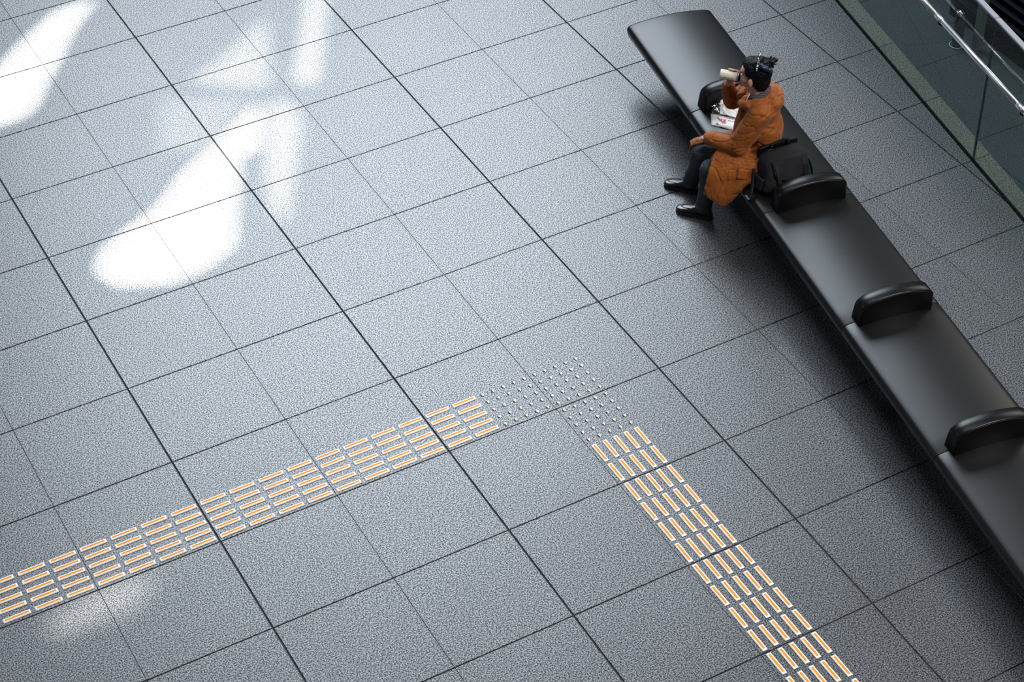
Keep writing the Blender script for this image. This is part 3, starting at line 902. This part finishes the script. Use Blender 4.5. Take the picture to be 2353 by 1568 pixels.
# ------------------------------------------------------------------ snack bag on the seat
def on_seat(s, t, dz): return BP(s, t, seat_z(t) + dz)
corner = {'a': (1.262, .128), 'b': (1.378, .082), 'c': (1.59, .255), 'd': (1.44, .40)}
pm_, nt, b, out = new_mat('printed_white_wrapper')
b.inputs['Base Color'].default_value = (.86, .85, .84, 1); b.inputs['Roughness'].default_value = .4
sb = bpy.data.objects.new('snack_bag', None); COL.objects.link(sb); sb.location = on_seat(1.36, .2, 0)
tag(sb, 'flat white paper snack bag with red print lying on the seat beside the coat', 'bag')
sbi = Matrix.Translation(-Vector(sb.location))
def bag_pt(u, v_, dz):
    a, b_, c, d = [np.array(corner[k]) for k in 'abcd']
    st = (1 - u) * (1 - v_) * a + (1 - u) * v_ * b_ + u * v_ * c + u * (1 - v_) * d
    wr = .004 * noise.noise(Vector((u * 5, v_ * 4, 1))) + .003 * noise.noise(Vector((u * 13, v_ * 3, 8)))
    edge = min(u, 1 - u, v_, 1 - v_)
    h = .012 * min(1, edge * 7)
    return np.array(on_seat(st[0], st[1], dz + .004 + h * .8 + wr)) - np.array(sb.location)
bm = bmesh.new()
add_sheet(bm, [[bag_pt(i / 18, j / 14, -.001) for j in range(15)] for i in range(19)], .004)
wrp = link('wrapper', bm_mesh('wrapper', bm), pm_, sb, smooth=True)
def print_shape(name, pts, col, lift=.0035):
    bm = bmesh.new()
    for poly in pts:
        vs = [bm.verts.new(bag_pt(u, v_, lift)) for u, v_ in poly]
        bm.faces.new(vs)
    me = bm_mesh(name, bm)
    o = link(name, me, simple(name + '_ink', col, .5), wrp)
    md = o.modifiers.new('s', 'SOLIDIFY'); md.thickness = .0006
    return o
def R4(u0, v0, u1, v1, w_):
    d = np.array((u1 - u0, v1 - v0)); d = d / np.linalg.norm(d); n_ = np.array((-d[1], d[0])) * w_ / 2
    return [(u0 + n_[0], v0 + n_[1]), (u1 + n_[0], v1 + n_[1]), (u1 - n_[0], v1 - n_[1]), (u0 - n_[0], v0 - n_[1])]
red = [R4(.16, .42, .22, .62, .035), R4(.22, .62, .27, .50, .03), R4(.24, .56, .30, .74, .03), R4(.34, .52, .36, .80, .03), R4(.30, .54, .36, .54, .05), R4(.30, .64, .36, .64, .04), R4(.32, .66, .29, .80, .03)]
print_shape('red_lettering', red, (.62, .02, .08))
print_shape('yellow_dot', [[(.09 + .045 * math.cos(a), .10 + .05 * math.sin(a)) for a in [k * math.pi / 6 for k in range(12)]]], (.75, .72, .05))
print_shape('green_mark', [R4(.14, .84, .20, .92, .03), R4(.16, .92, .18, .84, .02)], (.10, .28, .06))
print_shape('pale_stripes', [R4(.14, .18, .75, .12, .03), R4(.30, .26, .9, .20, .02), R4(.35, .38, .95, .34, .015)], (.62, .42, .30))
print_shape('black_lettering', [R4(.42 + .045 * k, .52, .445 + .045 * k, .55 + .01 * (k % 2), .018) for k in range(8)] + [R4(.10, .62, .12, .63, .012), R4(.12 + .03 * 1, .70, .2, .71, .01), R4(.5, .8, .52, .81, .015)], (.05, .05, .09))
# second crumpled printed sleeve behind, and clear film
bm = bmesh.new()
def cr_pt(u, v_):
    s = 1.215 + .115 * v_ + .20 * u * .85; t = .215 + .165 * u - .05 * v_
    return np.array(on_seat(s, t, .030 + .022 * abs(noise.noise(Vector((u * 6, v_ * 5, 3)))) * 2 + .03 * (1 - v_) * .6)) - np.array(sb.location)
add_sheet(bm, [[cr_pt(i / 22, j / 12) for j in range(13)] for i in range(23)], .003)
sl = link('crumpled_sleeve', bm_mesh('crumpled_sleeve', bm), pm_, sb, smooth=False)
film, nt, b, out = new_mat('clear_film')
nt.nodes.remove(b)
tr = nt.nodes.new('ShaderNodeBsdfTransparent'); tr.inputs['Color'].default_value = (.9, .93, .95, 1)
gl = nt.nodes.new('ShaderNodeBsdfGlossy'); gl.inputs['Roughness'].default_value = .12
mx = nt.nodes.new('ShaderNodeMixShader'); mx.inputs[0].default_value = .35
nt.links.new(tr.outputs[0], mx.inputs[1]); nt.links.new(gl.outputs[0], mx.inputs[2]); nt.links.new(mx.outputs[0], out.inputs['Surface'])
bm = bmesh.new()
def fl_pt(u, v_):
    s = 1.185 + .10 * v_ + .17 * u; t = .165 + .24 * u - .04 * v_
    return np.array(on_seat(s, t, .028 + .05 * (1 - v_) * (.5 + abs(noise.noise(Vector((u * 9, v_ * 4, 5))))) + .02 * noise.noise(Vector((u * 22, v_ * 9, 2))))) - np.array(sb.location)
add_sheet(bm, [[fl_pt(i / 26, j / 10) for j in range(11)] for i in range(27)], .0015)
link('clear_film', bm_mesh('clear_film', bm), film, sb)

# ------------------------------------------------------------------ backpack
nyl = simple('black_nylon', (.017, .0165, .020), .8, spec=.15, bump=(260, .4, .0015), var=(14, .25))
nyl2 = simple('black_webbing', (.004, .0045, .0055), .6, spec=.2)
bpk = bpy.data.objects.new('backpack', None); COL.objects.link(bpk)
BS, BT = 2.15, .265
PB = BP(BS, BT, seat_z(BT))
bpk.matrix_world = Matrix.Translation(PB) @ Matrix.Rotation(BA, 4, 'Z') @ Matrix.Diagonal((1, 1, .68, 1))
tag(bpk, 'black fabric backpack with straps standing on the bench beside the seated person', 'backpack')
# local: x along bench (towards camera), y across bench, z up
def bp_section(z):
    q = z / .30
    x0 = -.135 + .02 * q; x1 = .135 - .105 * q * q - .02 * q
    y0 = -.185 + .03 * q + .02 * q * q; y1 = .185 - .045 * q
    return x0, x1, y0, y1
bm = bmesh.new(); rings = []
for z in [.004, .012, .04, .08, .12, .16, .20, .235, .262, .278, .284]:
    x0, x1, y0, y1 = bp_section(z)
    sh = 0 if z < .26 else (z - .26) * 1.3
    if z < .01: sh = .012
    ring = []
    for k in range(32):
        a = 2 * math.pi * k / 32; c_, s_ = math.cos(a), math.sin(a)
        x = (x0 + x1) / 2 + ((x1 - x0) / 2 - sh) * math.copysign(abs(c_) ** .45, c_)
        y = (y0 + y1) / 2 + ((y1 - y0) / 2 - sh) * math.copysign(abs(s_) ** .45, s_)
        zz = z + (.060 * ((y - y0) / (y1 - y0)) if z > .2 else .05 * z / .2 * ((y - y0) / (y1 - y0)))
        d = Vector((x, y, zz)); n_ = .006 * noise.noise(d * 16) + .003 * noise.noise(d * 38)
        ring.append(bm.verts.new(d + Vector((c_, s_, 0)) * n_))
    rings.append(ring)
for a, c in zip(rings, rings[1:]):
    for i in range(32): bm.faces.new((a[i], a[(i + 1) % 32], c[(i + 1) % 32], c[i]))
bm.faces.new(list(reversed(rings[0]))); bm.faces.new(rings[-1])
body = link('pack_body', bm_mesh('pack_body', bm), nyl, bpk, smooth=True)
def bxf(z, off=.004): return bp_section(z)[1] + off
def bzz(y, z):
    x0, x1, y0, y1 = bp_section(z)
    return z + (.060 if z > .2 else .05 * z / .2) * ((y - y0) / (y1 - y0))
# front flap with rounded lower edge
flap = []
for i in range(13):
    y = -.11 + .235 * i / 12
    e_ = .115 + .055 * (abs(i - 6) / 6.0) ** 2
    row = []
    for z in [.278, .262, .235, .205, .175, e_ + .02, e_]:
        z = max(z, e_)
        row.append((bxf(z, .010 if z < .27 else .0), y, bzz(y, z) + (.010 if z > .25 else 0)))
    flap.append(row)
bm = bmesh.new(); add_sheet(bm, flap, .007)
link('front_flap', bm_mesh('front_flap', bm), nyl, bpk, smooth=True)
def strap(y, z0, z1, w_=.026, name='compression_strap'):
    g = []
    for k in range(9):
        z = z0 + (z1 - z0) * k / 8
        g.append([(bxf(z, .017), y - w_ / 2, bzz(y, z)), (bxf(z, .017), y + w_ / 2, bzz(y, z))])
    bm = bmesh.new(); add_sheet(bm, g, .003)
    return link(name, bm_mesh(name, bm), nyl2, bpk)
strap(-.085, .272, .02); strap(.105, .272, .02)
# front pocket
bm = bmesh.new()
g = [[(bxf(z, .004 + .022 * math.sin(math.pi * min(1, (z - .012) / .085)) * math.sin(math.pi * (i + .5) / 13)), -.125 + .27 * i / 12, bzz(-.125 + .27 * i / 12, z)) for z in (.014, .03, .05, .07, .085, .097)] for i in range(13)]
add_sheet(bm, g, .006)
pk = link('front_pocket', bm_mesh('front_pocket', bm), nyl, bpk, smooth=True)
bm = bmesh.new(); add_tube(bm, [(bxf(.1, .012), y, bzz(y, .1)) for y in (-.12, -.05, .02, .09, .135)], .003, 6)
link('zip', bm_mesh('zip', bm), nyl2, pk)
bm = bmesh.new()
for k in range(5): add_ell(bm, (bxf(.07 - k * .010, .022), -.06, bzz(-.06, .07 - k * .010)), (.0022, .0022, .0022), seg=8)
link('logo_dots', bm_mesh('logo_dots', bm), simple('grey_print', (.35, .35, .36), .5), pk)
# side pockets
for sy in (1, -1):
    g = []
    for i in range(9):
        x = -.085 + .15 * i / 8
        g.append([(x, (bp_section(z)[3] if sy > 0 else bp_section(z)[2]) + sy * (.006 + .020 * math.sin(math.pi * (i + .3) / 8.6)), z + (.04 if sy > 0 else 0) * z / .15) for z in (.008, .03, .06, .09, .12, .145)])
    bm = bmesh.new(); add_sheet(bm, g, .006)
    link('side_pocket', bm_mesh('side_pocket', bm), nyl, bpk, smooth=True)
# harness side: padded back, shoulder straps, grab handle
g = [[(-.140 + .02 * z / .3 - .012 * math.sin(math.pi * i / 10), -.14 + .28 * i / 10, z * 1.0 + .03 * (i / 10)) for z in (.02, .08, .14, .20, .26, .31, .33)] for i in range(11)]
bm = bmesh.new(); add_sheet(bm, g, .02)
link('back_pad', bm_mesh('back_pad', bm), nyl2, bpk, smooth=True)
bm = bmesh.new()
add_tube(bm, cr([(-.10, -.05, .318), (-.115, -.045, .345), (-.12, .01, .362), (-.115, .065, .368), (-.10, .07, .338)], 5), .009, 10)
link('grab_handle', bm_mesh('grab_handle', bm), nyl2, bpk, smooth=True)
for yy, drop in ((-.10, 0), (.09, .02)):
    pts = cr([(-.13, yy * .6, .315 + drop), (-.165, yy * .9, .30 + drop), (-.185, yy * 1.2, .20), (-.165, yy * 1.5, .09), (-.12, yy * 1.6, .035)], 5)
    g = [[tuple(np.array(p) + np.array((0, -.028, 0))), tuple(p), tuple(np.array(p) + np.array((0, .028, 0)))] for p in pts]
    bm = bmesh.new(); add_sheet(bm, g, .012)
    link('shoulder_strap', bm_mesh('shoulder_strap', bm), nyl2, bpk, smooth=True)
# hanging strap end with buckle on the side over the bench edge
pts = cr([(-.06, -.195, .15), (-.02, -.215, .09), (.02, -.235, .035), (.055, -.262, -.005), (.075, -.285, -.05)], 4)
g = [[tuple(np.array(p) + np.array((-.018, 0, 0))), tuple(np.array(p) + np.array((.018, 0, 0)))] for p in pts]
bm = bmesh.new(); add_sheet(bm, g, .005)
hs = link('hanging_strap', bm_mesh('hanging_strap', bm), nyl, bpk, smooth=True)
bm = bmesh.new(); add_box(bm, -.026, .026, -.007, .007, -.022, .022, Matrix.Translation((.068, -.279, -.035)) @ Matrix.Rotation(.5, 4, 'X'))
link('buckle', bm_mesh('buckle', bm), MAT['dark_metal'], hs)

# ------------------------------------------------------------------ unseen roof added as a gobo: its holes shape the sun patches
RZ_ = 24.0
def to_gobo(x, y): return (x + SUN_DIR.x / SUN_DIR.z * RZ_, y + SUN_DIR.y / SUN_DIR.z * RZ_)
PATCH = [
 ([(1.09, 2.14), (1.41, 2.18), (1.13, 1.9), (0.88, 1.55), (0.67, 1.27), (0.5, 1.01), (0.35, 0.93), (0.22, 0.94), (0.02, 0.95), (0.04, 1.3), (0.44, 1.6), (0.69, 1.83)], .33),
 ([(2.49, 1.25), (2.36, 0.9), (2.13, 0.39), (1.9, 0.49), (1.65, 0.73), (2.02, 0.92)], .085),
 ([(3.19, 1.59), (2.45, 0.23), (2.34, 0.33), (2.71, 0.98), (3.07, 1.66)], .16),
 ([(1.99, 0.2), (1.89, 0.04), (1.76, -0.26), (1.55, -0.35), (1.32, -0.83), (1.14, -1.23), (0.94, -1.33), (0.66, -1.38), (0.34, -1.25), (0.26, -1.05), (0.4, -0.86), (0.87, -0.63), (1.18, -0.34), (1.49, -0.16)], .30),
 ([(1.37, 0.6), (1.93, 0.29), (1.47, -0.13), (1.43, -0.16), (1.11, 0.03)], .035),
 ([(2.05, 0.14), (2.19, 0.09), (2.11, -0.21), (1.82, -0.72), (1.58, -1.15), (1.52, -1.17), (1.65, -0.73), (1.89, -0.15)], .12),
 ([(-0.68, -3.73), (-0.4, -3.82), (-0.64, -3.98), (-1.07, -3.95), (-1.11, -3.85)], .02),
]
import mathutils
from mathutils.geometry import delaunay_2d_cdt
verts = [Vector(p) for p in ((-14, -6), (24, -6), (24, 30), (-14, 30))]
edges = [(0, 1), (1, 2), (2, 3), (3, 0)]
polys_r = []
for poly, k in PATCH:
    base = len(verts); pr_ = [Vector(to_gobo(*p)) for p in poly]
    polys_r.append(pr_)
    verts += pr_
    edges += [(base + i, base + (i + 1) % len(pr_)) for i in range(len(pr_))]
vo_, eo_, fo_, *_r = delaunay_2d_cdt(verts, edges, [], 1, 1e-5)
def inside(p, poly):
    r = False
    for i in range(len(poly)):
        a, b_ = poly[i], poly[i - 1]
        if (a.y > p.y) != (b_.y > p.y) and p.x < (b_.x - a.x) * (p.y - a.y) / (b_.y - a.y) + a.x: r = not r
    return r
rf = []
for f in fo_:
    c = sum((vo_[i] for i in f), Vector((0, 0))) / len(f)
    if not any(inside(c, pl) for pl in polys_r): rf.append(f)
me = mesh_py('gobo_roof', [(p.x, p.y, RZ_) for p in vo_], rf)
gobo = link('gobo_roof', me, simple('gobo_grey', (.12, .13, .14), .8))
tag(gobo, 'unseen added roof with holes cut to shape the sun patches', kind='structure')
for (poly, k), pl in zip(PATCH, polys_r):
    m_, nt, b, out = new_mat('gobo_tint'); nt.nodes.remove(b)
    tr = nt.nodes.new('ShaderNodeBsdfTransparent'); tr.inputs['Color'].default_value = (k, k, k, 1)  # added pane; its tint sets how bright each sun patch gets
    nt.links.new(tr.outputs[0], out.inputs['Surface'])
    cc_ = sum(pl, Vector((0, 0))) / len(pl)
    pl = [cc_ + (p - cc_) * (1.9 if k < .03 else 1.04) for p in pl]
    link('gobo_pane', mesh_py('gobo_pane', [(p.x, p.y, RZ_ + .01) for p in pl], [tuple(range(len(pl)))]), m_, gobo)
